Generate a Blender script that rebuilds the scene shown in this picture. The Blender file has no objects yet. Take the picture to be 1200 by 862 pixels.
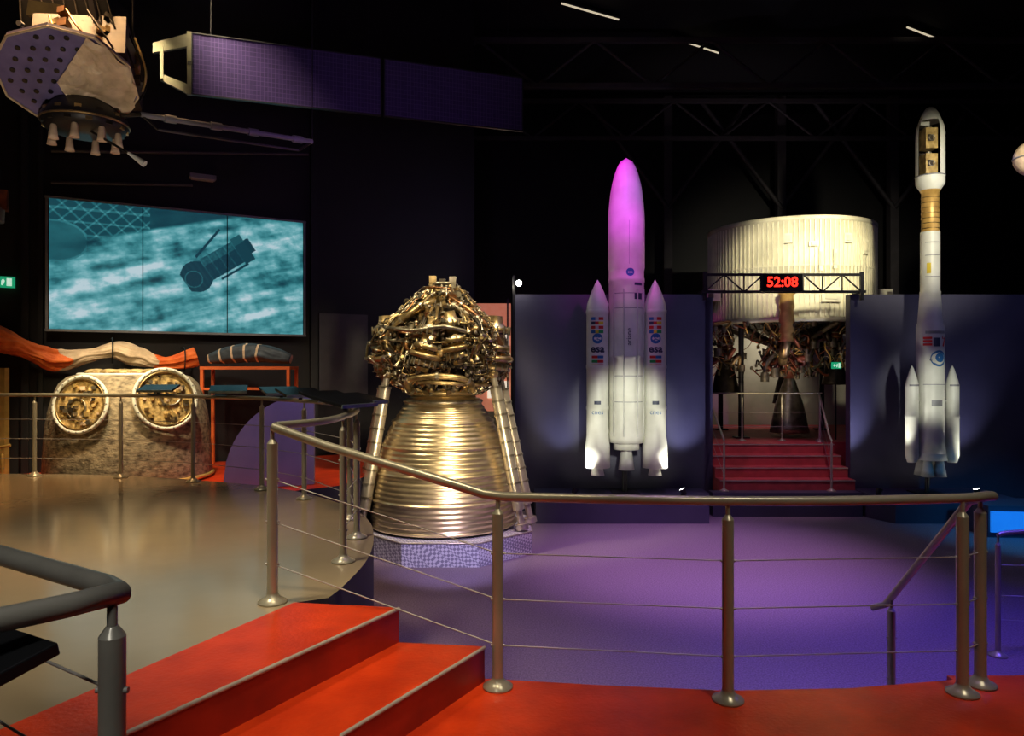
import bpy, math, random
from mathutils import Vector, Matrix, noise
random.seed(7)
bpy.context.scene.view_settings.view_transform='Standard'
F=850.0; CAMZ=2.8
def at(px,py,d): return Vector(((px-600)/F*d, d, CAMZ+(431-py)/F*d))
def V(*a): return Vector(a)
COL=bpy.context.scene.collection
# ---------------------------------------------------------------- materials
def mat(name,c,rough=.5,metal=0,c2=None,scale=5,bump=0,bscale=30,emit=None,es=0,coat=0,stretch=None,ramp=(.35,.65)):
    m=bpy.data.materials.new(name); m.use_nodes=True
    nt=m.node_tree; b=nt.nodes['Principled BSDF']
    b.inputs['Base Color'].default_value=(*c,1); b.inputs['Roughness'].default_value=rough
    b.inputs['Metallic'].default_value=metal; b.inputs['Coat Weight'].default_value=coat
    tc=nt.nodes.new('ShaderNodeTexCoord'); src=tc.outputs['Object']
    if stretch:
        mp=nt.nodes.new('ShaderNodeMapping'); mp.inputs['Scale'].default_value=stretch
        nt.links.new(src,mp.inputs['Vector']); src=mp.outputs['Vector']
    n=nt.nodes.new('ShaderNodeTexNoise'); n.inputs['Scale'].default_value=scale; n.inputs['Detail'].default_value=5
    nt.links.new(src,n.inputs['Vector'])
    r=nt.nodes.new('ShaderNodeValToRGB'); nt.links.new(n.outputs['Fac'],r.inputs['Fac'])
    if c2 is None: c2=tuple(x*.8 for x in c)
    r.color_ramp.elements[0].position=ramp[0]; r.color_ramp.elements[1].position=ramp[1]
    r.color_ramp.elements[0].color=(*c2,1); r.color_ramp.elements[1].color=(*c,1)
    nt.links.new(r.outputs['Color'],b.inputs['Base Color'])
    if bump:
        n2=nt.nodes.new('ShaderNodeTexNoise'); n2.inputs['Scale'].default_value=bscale; n2.inputs['Detail'].default_value=4
        nt.links.new(src,n2.inputs['Vector'])
        bp=nt.nodes.new('ShaderNodeBump'); bp.inputs['Strength'].default_value=bump; bp.inputs['Distance'].default_value=.02
        nt.links.new(n2.outputs['Fac'],bp.inputs['Height']); nt.links.new(bp.outputs['Normal'],b.inputs['Normal'])
    if emit:
        b.inputs['Emission Color'].default_value=(*emit,1); b.inputs['Emission Strength'].default_value=es
    return m
def brickmat(name,c1,c2,mortar,sc,bw,rh,ms,rough=.3,metal=0,rotx=0,bump=0):
    m=mat(name,c1,rough,metal); nt=m.node_tree; b=nt.nodes['Principled BSDF']
    tc=nt.nodes.new('ShaderNodeTexCoord'); mp=nt.nodes.new('ShaderNodeMapping')
    mp.inputs['Rotation'].default_value=(rotx,0,0)
    nt.links.new(tc.outputs['Object'],mp.inputs['Vector'])
    br=nt.nodes.new('ShaderNodeTexBrick'); br.offset=0; br.inputs['Scale'].default_value=sc
    br.inputs['Brick Width'].default_value=bw; br.inputs['Row Height'].default_value=rh; br.inputs['Mortar Size'].default_value=ms
    br.inputs['Color1'].default_value=(*c1,1); br.inputs['Color2'].default_value=(*c2,1); br.inputs['Mortar'].default_value=(*mortar,1)
    nt.links.new(mp.outputs['Vector'],br.inputs['Vector']); nt.links.new(br.outputs['Color'],b.inputs['Base Color'])
    return m
M={}
M['carpet']=mat('carpet_violet',(.30,.225,.30),.95,0,(.17,.125,.17),60,.5,180)
M['deck']=mat('vinyl_grey',(.33,.265,.17),.15,0,(.295,.235,.15),1.6,.03,9)
M['deckside']=mat('deck_fascia',(.03,.025,.05),.6)
M['red']=mat('red_linoleum',(.72,.055,.008),.33,0,(.46,.028,.005),3.5,.12,40,ramp=(.3,.7))
M['stagered']=mat('stage_red_carpet',(.55,.075,.08),.6,0,(.40,.055,.06),5)
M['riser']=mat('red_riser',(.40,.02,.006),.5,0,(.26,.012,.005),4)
M['nosing']=mat('aluminium_nosing',(.55,.48,.42),.45,.3)
M['black']=mat('black_wall',(.008,.0065,.007),.6,0,(.005,.004,.0045),2)
M['blackm']=mat('black_metal',(.012,.011,.012),.45,.1)
M['roof']=mat('roof_dark',(.006,.005,.007),.8)
M['brace']=mat('roof_brace_paint',(.08,.07,.074),.6)
M['slate']=mat('slate_partition',(.072,.070,.120),.5,0,(.056,.054,.094),1.2,.03,6)
M['steel']=mat('rail_steel',(.44,.42,.32),.30,.35,(.36,.35,.27),4)
M['raildark']=mat('rail_dark',(.28,.28,.25),.32,.2,(.22,.22,.20),5)
M['cable']=mat('wire_steel',(.42,.40,.38),.4,.3)
M['nozzle']=mat('nozzle_alloy',(.82,.66,.41),.33,.9,(.56,.44,.26),3.5,.06,14,stretch=(1,1,5))
M['brass']=mat('engine_brass',(.60,.43,.20),.36,.85,(.17,.12,.05),6,.15,25)
M['silver']=mat('engine_silver',(.50,.44,.33),.34,.85,(.23,.20,.14),7,.1,25)
M['chrome']=mat('strut_silver',(.74,.67,.54),.32,.7,(.56,.50,.40),5)
M['copper']=mat('engine_copper',(.40,.20,.08),.35,.9,(.18,.08,.04),6)
M['darkm']=mat('engine_dark',(.05,.037,.025),.5,.5,(.015,.012,.008),8)
M['white']=mat('rocket_white',(.80,.80,.70),.42,0,(.68,.68,.58),3)
M['white2']=mat('rocket_white_panel',(.62,.62,.57),.45,0,(.5,.5,.46),4)
M['cream']=mat('stage_cream',(.64,.59,.41),.55,0,(.45,.41,.28),2.2,.08,6)
M['creamrib']=mat('stage_rib',(.72,.67,.48),.55,0)
M['blue']=mat('emblem_blue',(.02,.14,.38),.5)
M['rede']=mat('emblem_red',(.6,.02,.02),.5)
M['yel']=mat('emblem_yellow',(.8,.6,.04),.5)
M['grn']=mat('emblem_green',(.02,.35,.08),.5)
M['txt']=mat('emblem_ink',(.04,.05,.10),.5)
M['gold']=mat('gold_foil',(.66,.46,.17),.4,.3,(.28,.18,.055),7,.6,18)
M['foil']=mat('crinkled_foil',(.82,.66,.42),.45,.15,(.50,.38,.22),6,1,11)
M['antenna']=mat('antenna_blue',(.18,.15,.32),.5,.05,(.12,.10,.23),5)
M['grey']=mat('grey_paint',(.28,.28,.29),.5,.2)
M['door']=mat('charcoal_door',(.09,.085,.085),.5)
M['pale']=mat('pale_plaster',(.50,.46,.36),.8,0,(.40,.37,.28),2)
M['yoke']=mat('dull_gold_bracket',(.13,.11,.05),.5,.1,(.085,.07,.035),5)
M['orange']=mat('orange_nylon',(.95,.20,.03),.7,0,(.75,.11,.01),6,.6,14)
M['ivory']=mat('ivory_nylon',(.80,.60,.40),.75,0,(.56,.40,.25),6,.6,14)
M['char']=mat('charred_shell',(.38,.31,.20),.7,0,(.08,.06,.038),12,.5,30,stretch=(1,1,1.6),ramp=(.3,.62))
M['lav']=mat('lavender_panel',(.24,.20,.40),.45,0,(.20,.17,.34),2)
M['orframe']=mat('orange_steel',(.80,.15,.03),.5)
M['pad']=mat('quilted_pad',(.06,.08,.10),.6,.1,(.03,.04,.05),8,.3,20)
M['glass']=mat('lectern_black',(.010,.011,.013),.25,0)
M['bedge']=mat('lectern_edge',(.25,.34,.36),.3,.5)
M['led']=mat('led_red',(.4,0,0),.5,emit=(1,.02,.01),es=3.5)
M['exit']=mat('exit_green',(0,.3,.15),.5,emit=(.02,.55,.25),es=.5)
M['exitw']=mat('exit_white',(.8,.9,.8),.5,emit=(.7,1,.8),es=.7)
M['tube']=mat('lamp_warm',(1,.9,.7),.5,emit=(1,.85,.6),es=.6)
M['bulb']=mat('lamp_bulb',(1,1,.9),.5,emit=(1,.93,.75),es=60)
M['glowblue']=mat('blue_light_panel',(.05,.3,.7),.5,emit=(.01,.20,.90),es=.7)
M['lit']=mat('lit_display',(.8,.4,.3),.6,0,(.7,.2,.1),2.5,emit=(1,.32,.18),es=.35)
M['litw']=mat('lit_white',(.9,.8,.7),.6,emit=(1,.85,.65),es=.8)
M['fbrown']=mat('stage_pipe_red',(.36,.10,.05),.4,.4,(.14,.05,.025),7)
M['yellowish']=mat('stage_gold',(.74,.46,.13),.4,.3,(.5,.29,.07),5)
M['capin']=mat('capsule_interior',(.85,.62,.26),.45,.2,(.30,.19,.07),14,.8,20)
M['solar']=brickmat('solar_cells',(.024,.012,.06),(.034,.017,.08),(.080,.048,.135),1,.045,.06,.003,.35,.1,rotx=math.radians(90))
def dia():
    m=mat('tread_plate',(.6,.6,.66),.35,.15,(.40,.40,.46),4); nt=m.node_tree; b=nt.nodes['Principled BSDF']
    tc=nt.nodes.new('ShaderNodeTexCoord'); mp=nt.nodes.new('ShaderNodeMapping'); mp.inputs['Rotation'].default_value=(0,.785,.3)
    vo=nt.nodes.new('ShaderNodeTexChecker'); vo.inputs['Scale'].default_value=26
    vo.inputs['Color1'].default_value=(.85,.83,.9,1); vo.inputs['Color2'].default_value=(.34,.32,.42,1)
    nt.links.new(tc.outputs['Object'],mp.inputs['Vector']); nt.links.new(mp.outputs['Vector'],vo.inputs['Vector'])
    nt.links.new(vo.outputs['Color'],b.inputs['Base Color'])
    bp=nt.nodes.new('ShaderNodeBump'); bp.inputs['Distance'].default_value=.01; nt.links.new(vo.outputs['Fac'],bp.inputs['Height']); nt.links.new(bp.outputs['Normal'],b.inputs['Normal'])
    return m
M['dia']=dia()
def attrmat():
    m=bpy.data.materials.new('screen_picture'); m.use_nodes=True; nt=m.node_tree; b=nt.nodes['Principled BSDF']
    a=nt.nodes.new('ShaderNodeAttribute'); a.attribute_name='pic'
    b.inputs['Base Color'].default_value=(.01,.01,.01,1); b.inputs['Roughness'].default_value=.3
    nt.links.new(a.outputs['Color'],b.inputs['Emission Color']); b.inputs['Emission Strength'].default_value=1.25
    return m
M['screen']=attrmat()
# ---------------------------------------------------------------- mesh builder
def frames(path):
    n=len(path); T=[]
    for i in range(n):
        a=path[max(i-1,0)]; b=path[min(i+1,n-1)]; t=(b-a)
        T.append(t.normalized() if t.length>1e-9 else V(0,0,1))
    u=T[0].orthogonal().normalized(); out=[]
    for i in range(n):
        u=(u-T[i]*u.dot(T[i]))
        u=u.normalized() if u.length>1e-6 else T[i].orthogonal().normalized()
        out.append((T[i],u,T[i].cross(u)))
    return out
def catmull(pts,n=8):
    pts=[Vector(p) for p in pts]; o=[]
    for i in range(len(pts)-1):
        p0=pts[max(i-1,0)];p1=pts[i];p2=pts[i+1];p3=pts[min(i+2,len(pts)-1)]
        for k in range(n):
            t=k/n; o.append(.5*((2*p1)+(p2-p0)*t+(2*p0-5*p1+4*p2-p3)*t*t+(3*p1-p0-3*p2+p3)*t**3))
    o.append(pts[-1]); return o
class MB:
    def __init__(s): s.v=[];s.f=[];s.m=[];s.s=[];s.mats=[]
    def mi(s,m):
        if m not in s.mats: s.mats.append(m)
        return s.mats.index(m)
    def add(s,vs,fs,m,sm=False):
        o=len(s.v); k=s.mi(m); s.v+= [Vector(p) for p in vs]
        for f in fs: s.f.append([o+i for i in f]); s.m.append(k); s.s.append(sm)
        return s
    def box(s,c,sz,m,R=None):
        c=Vector(c); h=Vector(sz)/2; vs=[]
        for z in(-1,1):
            for x,y in((-1,-1),(1,-1),(1,1),(-1,1)):
                p=V(x*h.x,y*h.y,z*h.z)
                if R is not None: p=R@p
                vs.append(c+p)
        return s.add(vs,[(3,2,1,0),(4,5,6,7),(0,1,5,4),(1,2,6,5),(2,3,7,6),(3,0,4,7)],m)
    def tube(s,path,r,m,seg=10,caps=True,sm=True):
        path=[Vector(p) for p in path]; fr=frames(path); n=len(path); vs=[]
        for i in range(n):
            rr=r[i] if isinstance(r,(list,tuple)) else r
            for k in range(seg):
                a=2*math.pi*k/seg; vs.append(path[i]+(fr[i][1]*math.cos(a)+fr[i][2]*math.sin(a))*rr)
        fs=[(i*seg+k,i*seg+(k+1)%seg,(i+1)*seg+(k+1)%seg,(i+1)*seg+k) for i in range(n-1) for k in range(seg)]
        s.add(vs,fs,m,sm)
        if caps:
            s.add(vs[:seg],[tuple(range(seg))[::-1]],m); s.add(vs[-seg:],[tuple(range(seg))],m)
        return s
    def cyl(s,a,b,r0,m,r1=None,seg=16,caps=True): 
        return s.tube([Vector(a),Vector(b)],[r0,r0 if r1 is None else r1],m,seg,caps)
    def lathe(s,prof,c,m,seg=48,R=None,sm=True,a0=0,a1=2*math.pi,mf=None):
        c=Vector(c); full=abs(a1-a0-2*math.pi)<1e-6; ns=seg if full else seg+1; base=len(s.v)
        for r,z in prof:
            for k in range(ns):
                a=a0+(a1-a0)*k/seg; p=V(r*math.cos(a),r*math.sin(a),z)
                if R is not None: p=R@p
                s.v.append(c+p)
        for i in range(len(prof)-1):
            kk=s.mi(m if mf is None else mf(i))
            for k in range(seg):
                s.f.append([base+i*ns+k,base+i*ns+(k+1)%ns,base+(i+1)*ns+(k+1)%ns,base+(i+1)*ns+k]); s.m.append(kk); s.s.append(sm)
        return s
    def torus(s,c,R,r,m,nrm=(0,0,1),seg=32,ms=8):
        c=Vector(c); q=V(0,0,1).rotation_difference(Vector(nrm).normalized()).to_matrix(); vs=[]
        for i in range(seg):
            a=2*math.pi*i/seg
            for k in range(ms):
                b=2*math.pi*k/ms; vs.append(c+q@V((R+r*math.cos(b))*math.cos(a),(R+r*math.cos(b))*math.sin(a),r*math.sin(b)))
        fs=[(i*ms+k,((i+1)%seg)*ms+k,((i+1)%seg)*ms+(k+1)%ms,i*ms+(k+1)%ms) for i in range(seg) for k in range(ms)]
        return s.add(vs,fs,m,True)
    def sphere(s,c,r,m,seg=20,rings=12,R=None):
        r=Vector((r,r,r)) if not hasattr(r,'__len__') else Vector(r)
        prof=[(max(math.sin(math.pi*i/rings),1e-4),-math.cos(math.pi*i/rings)) for i in range(rings+1)]
        D=Matrix.Diagonal(r); 
        return s.lathe(prof,c,m,seg,(R@D) if R is not None else D)
    def prism(s,poly,z0,z1,m,ms=None):
        n=len(poly); a=sum(poly[i][0]*poly[(i+1)%n][1]-poly[(i+1)%n][0]*poly[i][1] for i in range(n))
        if a<0: poly=poly[::-1]
        vs=[V(p[0],p[1],z0) for p in poly]+[V(p[0],p[1],z1) for p in poly]
        s.add(vs,[tuple(range(n,2*n))],m); s.add(vs,[tuple(range(n))[::-1]]+[(i,(i+1)%n,n+(i+1)%n,n+i) for i in range(n)],ms or m)
        return s
    def build(s,name,parent=None,loc=None,label=None,cat=None,kind=None,group=None,bevel=0):
        base=Vector(loc) if loc is not None else V(0,0,0)
        if parent is not None: base=Vector(parent['_w'])
        me=bpy.data.meshes.new(name); me.from_pydata([p-base for p in s.v],[],s.f); 
        for m in s.mats: me.materials.append(M[m])
        me.polygons.foreach_set('material_index',s.m); me.polygons.foreach_set('use_smooth',s.s); me.update()
        o=bpy.data.objects.new(name,me); COL.objects.link(o)
        if parent is not None: o.parent=parent
        else: o.location=base
        o['_w']=tuple(base)
        if bevel:
            b=o.modifiers.new('bevel','BEVEL'); b.width=bevel; b.segments=2; b.limit_method='ANGLE'
        return tag(o,label,cat,kind,group)
def tag(o,label=None,cat=None,kind=None,group=None):
    if label:o['label']=label
    if cat:o['category']=cat
    if kind:o['kind']=kind
    if group:o['group']=group
    return o
def thing(name,loc,label,cat,group=None):
    o=bpy.data.objects.new(name,None); o.empty_display_size=.1; COL.objects.link(o); o.location=loc; o['_w']=tuple(loc)
    return tag(o,label,cat,None,group)
def textgeo(t,size,ext=0.0,bold=.0):
    cu=bpy.data.curves.new('t','FONT'); cu.body=t; cu.size=size; cu.extrude=ext; cu.align_x='CENTER'; cu.align_y='CENTER'; cu.offset=bold; cu.resolution_u=3
    o=bpy.data.objects.new('t',cu); COL.objects.link(o); bpy.context.view_layer.update()
    me=bpy.data.meshes.new_from_object(o.evaluated_get(bpy.context.evaluated_depsgraph_get()))
    vs=[v.co.copy() for v in me.vertices]; fs=[tuple(p.vertices) for p in me.polygons]
    bpy.data.objects.remove(o); bpy.data.curves.remove(cu); bpy.data.meshes.remove(me); return vs,fs
def wrap(cx,cy,z,R,az=0):
    def fn(p): a=az+p[0]/R; return V(cx+(R+p[2])*math.sin(a),cy-(R+p[2])*math.cos(a),z+p[1])
    return fn
def decal_rect(mb,fn,u0,v0,u1,v1,m,n=6,off=.004):
    vs=[];fs=[]
    for i in range(n+1):
        u=u0+(u1-u0)*i/n; vs+= [fn((u,v0,off)),fn((u,v1,off))]
    for i in range(n): fs.append((2*i,2*i+2,2*i+3,2*i+1))
    mb.add(vs,fs,m)
def decal_disc(mb,fn,u,v,r,m,n=24,off=.004):
    vs=[fn((u,v,off))]+[fn((u+r*math.cos(2*math.pi*i/n),v+r*math.sin(2*math.pi*i/n),off)) for i in range(n)]
    mb.add(vs,[(0,1+i,1+(i+1)%n) for i in range(n)],m)
def decal_text(mb,fn,u,v,t,size,m,off=.006,rot=0,bold=0):
    vs,fs=textgeo(t,size,0,bold); c,s_=math.cos(rot),math.sin(rot)
    mb.add([fn((u+p.x*c-p.y*s_,v+p.x*s_+p.y*c,off)) for p in vs],fs,m)
LM=.5
def spot(name,loc,tgt,power,col,ang,blend=.5,rad=.1):
    l=bpy.data.lights.new(name,'SPOT'); l.energy=power*LM; l.color=col; l.spot_size=math.radians(ang); l.spot_blend=blend; l.shadow_soft_size=rad
    o=bpy.data.objects.new(name,l); COL.objects.link(o); o.location=loc; o.rotation_euler=(Vector(tgt)-Vector(loc)).to_track_quat('-Z','Y').to_euler(); return o
def area(name,loc,tgt,power,col,size):
    l=bpy.data.lights.new(name,'AREA'); l.energy=power*LM; l.color=col; l.size=size
    o=bpy.data.objects.new(name,l); COL.objects.link(o); o.location=loc; o.rotation_euler=(Vector(tgt)-Vector(loc)).to_track_quat('-Z','Y').to_euler(); return o

# ================================================================ SETTING
XL,XR,YF,YB,ZC=-13.5,17,-2.5,22.5,11.0
MB().box(((XL+XR)/2,(YF+YB)/2,-.1),(XR-XL,YB-YF,.2),'carpet').build('floor',kind='structure',label='violet-grey carpet of the sunken hall floor')
MB().box(((XL+XR)/2,(YF+YB)/2,ZC+.1),(XR-XL,YB-YF,.2),'roof').build('ceiling',kind='structure',label='black hall ceiling')
MB().box(((XL+XR)/2,YB+.1,ZC/2),(XR-XL,.2,ZC),'black').build('wall_back',kind='structure',label='black rear wall of the hall')
MB().box((XR+.1,(YF+YB)/2,ZC/2),(.2,YB-YF,ZC),'black').build('wall_right',kind='structure')
MB().box(((XL+XR)/2,YF-.1,ZC/2),(XR-XL,.2,ZC),'black').build('wall_front',kind='structure')
def wy(x): return 13.5+.578*(x+3.89)+.15
nw=V(-.5,.866,0)
def lw(px):
    k=(px-600)/F; y=(13.65+.578*3.89)/(1-.578*k); return k*y,y
b=MB(); xe,ye=lw(556)
b.prism([(-13.4,wy(-13.4)),(xe,ye),(xe-.11,ye+.19),(-13.4,wy(-13.4)+.22)],0,ZC,'black')
b.build('wall_left',kind='structure',label='oblique black wall behind the video screens')
MB().box(((.05+3.78)/2,14.3,2.12),(3.78-.05,.2,4.24),'slate').build('wall_centre',kind='structure',label='slate blue partition behind rocket model')
MB().box(((6.62+16.9)/2,14.3,2.12),(16.9-6.62,.2,4.24),'slate').build('wall_right_partition',kind='structure',label='slate blue partition beside the stairs')
MB().box((3.88,16.0,2.1),(.2,3.2,4.2),'slate').build('wall_inner_left',kind='structure')
MB().box((7.6,20.0,1.95),(7.2,.2,3.9),'pale').build('wall_inner_back',kind='structure',label='pale lit wall of the inner room')
MB().prism([(.43,13.05),(3.55,13.05),(3.7,13.6),(3.7,14.2),(.43,14.2)],0,.45,'slate').build('trim_1',kind='structure',label='low carpeted plinth along the partition')
MB().prism([(6.65,13.6),(6.9,13.05),(9.1,13.05),(9.1,14.2),(6.65,14.2)],0,.45,'slate').build('trim_2',kind='structure',label='low carpeted plinth along the partition')
curve=[V(*p,0) for p in [(-1.12,4.42),(-1.08,4.7),(-1.06,5.31),(-1.14,5.98),(-1.34,6.72),(-1.76,7.48),(-2.68,8.44),(-3.9,9.05),(-5,9.4),(-6.5,9.6),(-11,9.6)]]
cv=[(p.x,p.y) for p in catmull(curve,6)]
deckpoly=[(-2.3,-2.4),(-2.2,.3),(-1.98,2.81),(-1.30,4.33)]+cv+[(-11,-2.4)]
MB().prism(deckpoly,0,1.4,'deck','deckside').build('floor.001',kind='structure',label='glossy grey vinyl raised deck with curved edge')
redpoly=[(-2.3,-2.4),(-2.2,.3),(-1.98,2.81),(-1.30,4.33),(-.66,4.24),(-.1,4.2),(.5,4.12),(1.2,4.05),(1.9,4.08),(2.6,4.2),(3.5,4.33),(6,4.4),(8,4.4),(8,-2.4)]
MB().prism(redpoly,0,1.0,'red','deckside').build('floor.002',kind='structure',label='glossy red linoleum floor of the viewing platform')
MB().prism([(-9.5,9.7),(-4.6,9.7),(-3.2,9.5),(-2.4,10.2),(-2.2,11.3),(-2.9,14.1),(-9.5,10.3)],0,1.15,'red','deckside').build('floor.003',kind='structure',label='red exhibit platform below the video screens')
st=thing('staircase',(-1,3.5,1.0),'two red linoleum steps with pale metal nosings beside deck','stairs')
s1=[(-1.30,4.33),(-1.98,2.81),(-2.2,.3),(-1.7,.3),(-1.48,2.79),(-.66,4.235)]
s2=[(-.66,4.235),(-1.48,2.79),(-1.7,.3),(-.6,.3),(-.746,3.17),(-.157,4.17)]
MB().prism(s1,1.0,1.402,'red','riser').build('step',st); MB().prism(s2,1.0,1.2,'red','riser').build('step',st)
for pl_,z in((s1[3:],1.402),(s2[3:],1.2)):
    MB().tube([V(x,y,z-.006) for x,y in pl_],.011,'nosing',6).build('nosing',st)
st=thing('staircase',(3.7,4.5,0),'short flight descending to the carpeted hall floor','stairs')
for i in range(4):
    MB().box((3.78,4.42+.3*(i+.5),(.8-.2*i)/2),(1.9,.3,.8-.2*i),'red').build('step',st)
st=thing('staircase',(5.2,14.2,0),'red steps climbing through the opening to display platform','stairs')
MB().prism([(3.78,13.65),(6.6,13.65),(6.6,13.95),(3.78,13.95)],0,.45,'slate').build('step',st,label='dark lowest step')
for i in range(4):
    y=13.95+.3*i; z=.65+.2*i
    b=MB(); b.prism([(3.99,y),(6.6,y),(6.6,y+.3),(3.99,y+.3)],0,z,'stagered'); b.box((5.3,y-.006,z-.015),(2.6,.02,.02),'nosing'); b.build('step',st)
MB().prism([(3.99,15.15),(10,15.15),(10,19.8),(3.99,19.8)],0,1.25,'stagered').build('floor.004',kind='structure',label='red platform under the rocket stage')
# ================================================================ RAILINGS
def railing(label,rail,posts,heights,m='steel',r=.028,pr=.03,wr=.004,flange=True):
    o=thing('railing',(posts[0][0],posts[0][1],posts[0][2]),label,'railing')
    MB().tube(rail,r,m,14).build('handrail',o)
    for x,y,z,zt in posts:
        b=MB(); b.cyl((x,y,z+.02),(x,y,zt-.10),pr,m,seg=14); b.cyl((x,y,zt-.10),(x,y,zt-.075),pr,m,pr*.45,14); b.cyl((x,y,zt-.075),(x,y,zt-r*.6),pr*.4,m,seg=10)
        for h in heights: b.cyl((x-pr*1.25,y,z+(zt-z)*h),(x+pr*1.25,y,z+(zt-z)*h),.008,'cable',seg=8)
        b.build('post',o)
        if flange: MB().lathe([(.001,.001),(.085,.001),(.085,.012),(.05,.03),(pr*1.1,.05),(pr*1.05,.06)],(x,y,z),m,20).build('base_flange',o)
    for h in heights:
        MB().tube([V(x,y,z+(zt-z)*h) for x,y,z,zt in posts],wr,'cable',6).build('cable',o)
    return o
H=(.22,.46,.70)
rp=[V(-1.43,4.33,2.45),V(-1.1,4.29,2.34),V(-.28,4.14,2.12),V(-.16,4.12,2.085),V(-.05,4.09,2.075)]+[Vector(p) for p in catmull([(-.05,4.09,2.075),(.5,3.99,2.08),(1.17,3.93,2.08),(1.85,3.94,2.08),(2.49,4.02,2.08),(2.68,4.09,2.08),(2.74,4.13,2.07)],6)[1:]]
railing('curved metal railing with wire cables on red platform edge',rp,[(-1.43,4.33,1.4,2.45),(-.08,4.09,1.0,2.08),(1.17,3.93,1.0,2.08),(2.49,4.01,1.0,2.08),(2.66,4.12,1.0,2.08)],H,pr=.032,r=.027)
dp=[(-1.43,4.40),(-1.25,4.75),(-1.22,5.24),(-1.28,5.98),(-1.5,6.72),(-1.92,7.42),(-2.22,7.75),(-2.88,8.35),(-3.92,8.92),(-5.0,9.27),(-6.2,9.42),(-7.4,9.45),(-8.6,9.45),(-10,9.45)]
rpath=catmull([V(x,y,2.45) for x,y in dp],5)
railing('dark railing with wire cables along curved deck edge',rpath,[(x,y,1.4,2.45) for x,y in [dp[2],dp[3],dp[4],dp[6],dp[7],dp[8],dp[9],dp[10],dp[11],dp[12],dp[13]]],H,r=.024,pr=.026)
c=V(-.96,1.78,2.25)
railing('thick dark grey railing corner beside the steps',[V(-3.0,2.95,2.25),V(-1.5,2.13,2.25),V(-1.02,1.83,2.25),c,V(-1.03,1.68,2.25),V(-1.2,1.5,2.25)],[(-2.6,2.74,1.4,2.25),(-.97,1.76,1.2,2.25)],(.25,.55,.78),'raildark',.028,.031)
railing('metal stair railing descending to the carpet',[V(2.78,4.2,2.06),V(2.74,4.35,2.0),V(2.72,5.28,1.08),V(2.66,5.36,1.03)],[(2.72,5.2,0,1.16)],(.3,.5,.75),'steel',.024,.028)
railing('slender railing on the carpet lit by blue light',catmull([V(4.73,7.06,1.17),V(4.85,7.06,1.2),V(5.4,6.95,1.24),V(6.4,6.6,1.24)],5),[(4.73,7.06,0,1.18),(5.9,6.8,0,1.24)],(.3,.5,.75),'steel',.022,.024)
railing('thin railing on the platform under rocket stage',[V(4.05,15.45,2.26),V(6.6,15.45,2.26)],[(4.1,15.45,1.25,2.26),(4.9,15.45,1.25,2.26),(5.75,15.45,1.25,2.26),(6.55,15.45,1.25,2.26)],(.3,.6),'steel',.02,.018)
for xa,xb in((4.08,4.05),(6.46,6.1)):
    railing('sloping handrail beside the red stage steps',[V(xa+.02,15.3,2.26),V(xb,13.95,1.5),V(xb,13.85,1.42)],[(xa,15.2,1.25,2.2),(xb,13.85,.45,1.46)],(.3,.6),'steel',.02,.02)
def lectern(px,d,rot,w=.42,lab='slanted black information panel mounted on deck railing'):
    x=(px-600)/F*d; R=Matrix.Rotation(rot,3,'Z')@Matrix.Rotation(math.radians(12),3,'X'); cz=V(x,d,2.55)
    o=thing('information_panel',(x,d,2.46),lab,'information panel','information panels on the deck railing')
    MB().box(cz,(w,.30,.025),'glass',R).build('panel',o,bevel=.004)
    b=MB(); b.box(cz+R@V(0,-.155,-.002),(w,.010,.028),'bedge',R); b.build('edge_strip',o,label='pale metal edge')
    MB().cyl((x,d,2.475),cz-V(0,0,.01),.02,'blackm').build('bracket',o)
for px,d,rt in((186,9.08,.1),(268,8.72,.3),(330,8.05,.6),(352,7.5,.7),(384,6.6,.9),(404,5.6,1.1),(420,6.05,1.2)):
    lectern(px,d-.05,rt)
o=thing('information_panel',(-1.06,1.62,2.2),'slanted black information panel on near dark railing','information panel')
R=Matrix.Rotation(-.5,3,'Z')@Matrix.Rotation(math.radians(12),3,'X')
MB().box((-1.27,1.60,2.14),(.42,.30,.03),'glass',R).build('panel',o,bevel=.004)
MB().cyl((-1.22,1.5,2.22),(-1.24,1.56,2.13),.018,'blackm').build('bracket',o)

# ================================================================ ROCKET ENGINE
EX,EY=-1.09,11.5
pl=thing('display_plinth',(EX,EY,0),'octagonal plinth clad in shiny tread plate under engine','plinth')
oc=[(EX+.08+1.42*math.cos(math.pi/8+i*math.pi/4),EY+1.42*math.sin(math.pi/8+i*math.pi/4)) for i in range(8)]
MB().prism(oc,0,.34,'dia').build('plinth_body',pl)
b=MB(); b.tube([V(x,y,.335) for x,y in oc+[oc[0]]],.012,'chrome',6); b.build('edge_trim',pl)
E=thing('rocket_engine',(EX,EY,.355),'large golden metal rocket engine with ribbed nozzle on plinth','rocket engine')
ctrl=[(1.13,.38),(1.135,.6),(1.11,.9),(1.04,1.25),(.94,1.6),(.81,1.9),(.66,2.15),(.54,2.32),(.44,2.4),(.36,2.5)]
prof=[]
cp=catmull([V(r,z,0) for r,z in ctrl],26)
L=0;prev=cp[0]
for p in cp:
    L+=(p-prev).length; prev=p
    rr=p.x+.013*abs(math.sin(math.pi*L/.075))
    if (L%.41)<.03: rr+=.03
    prof.append((rr,p.y))
b=MB(); b.lathe(prof,(EX,EY,0),'nozzle',96); b.torus((EX,EY,.395),1.13,.025,'chrome',seg=72); b.torus((EX,EY,2.42),.50,.05,'brass',seg=48); b.torus((EX,EY,2.28),.60,.03,'silver',seg=48)
b.lathe([(1.10,.39),(.95,1.4),(.45,2.3)],(EX,EY,0),'darkm',48); b.build('nozzle',E)
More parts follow.
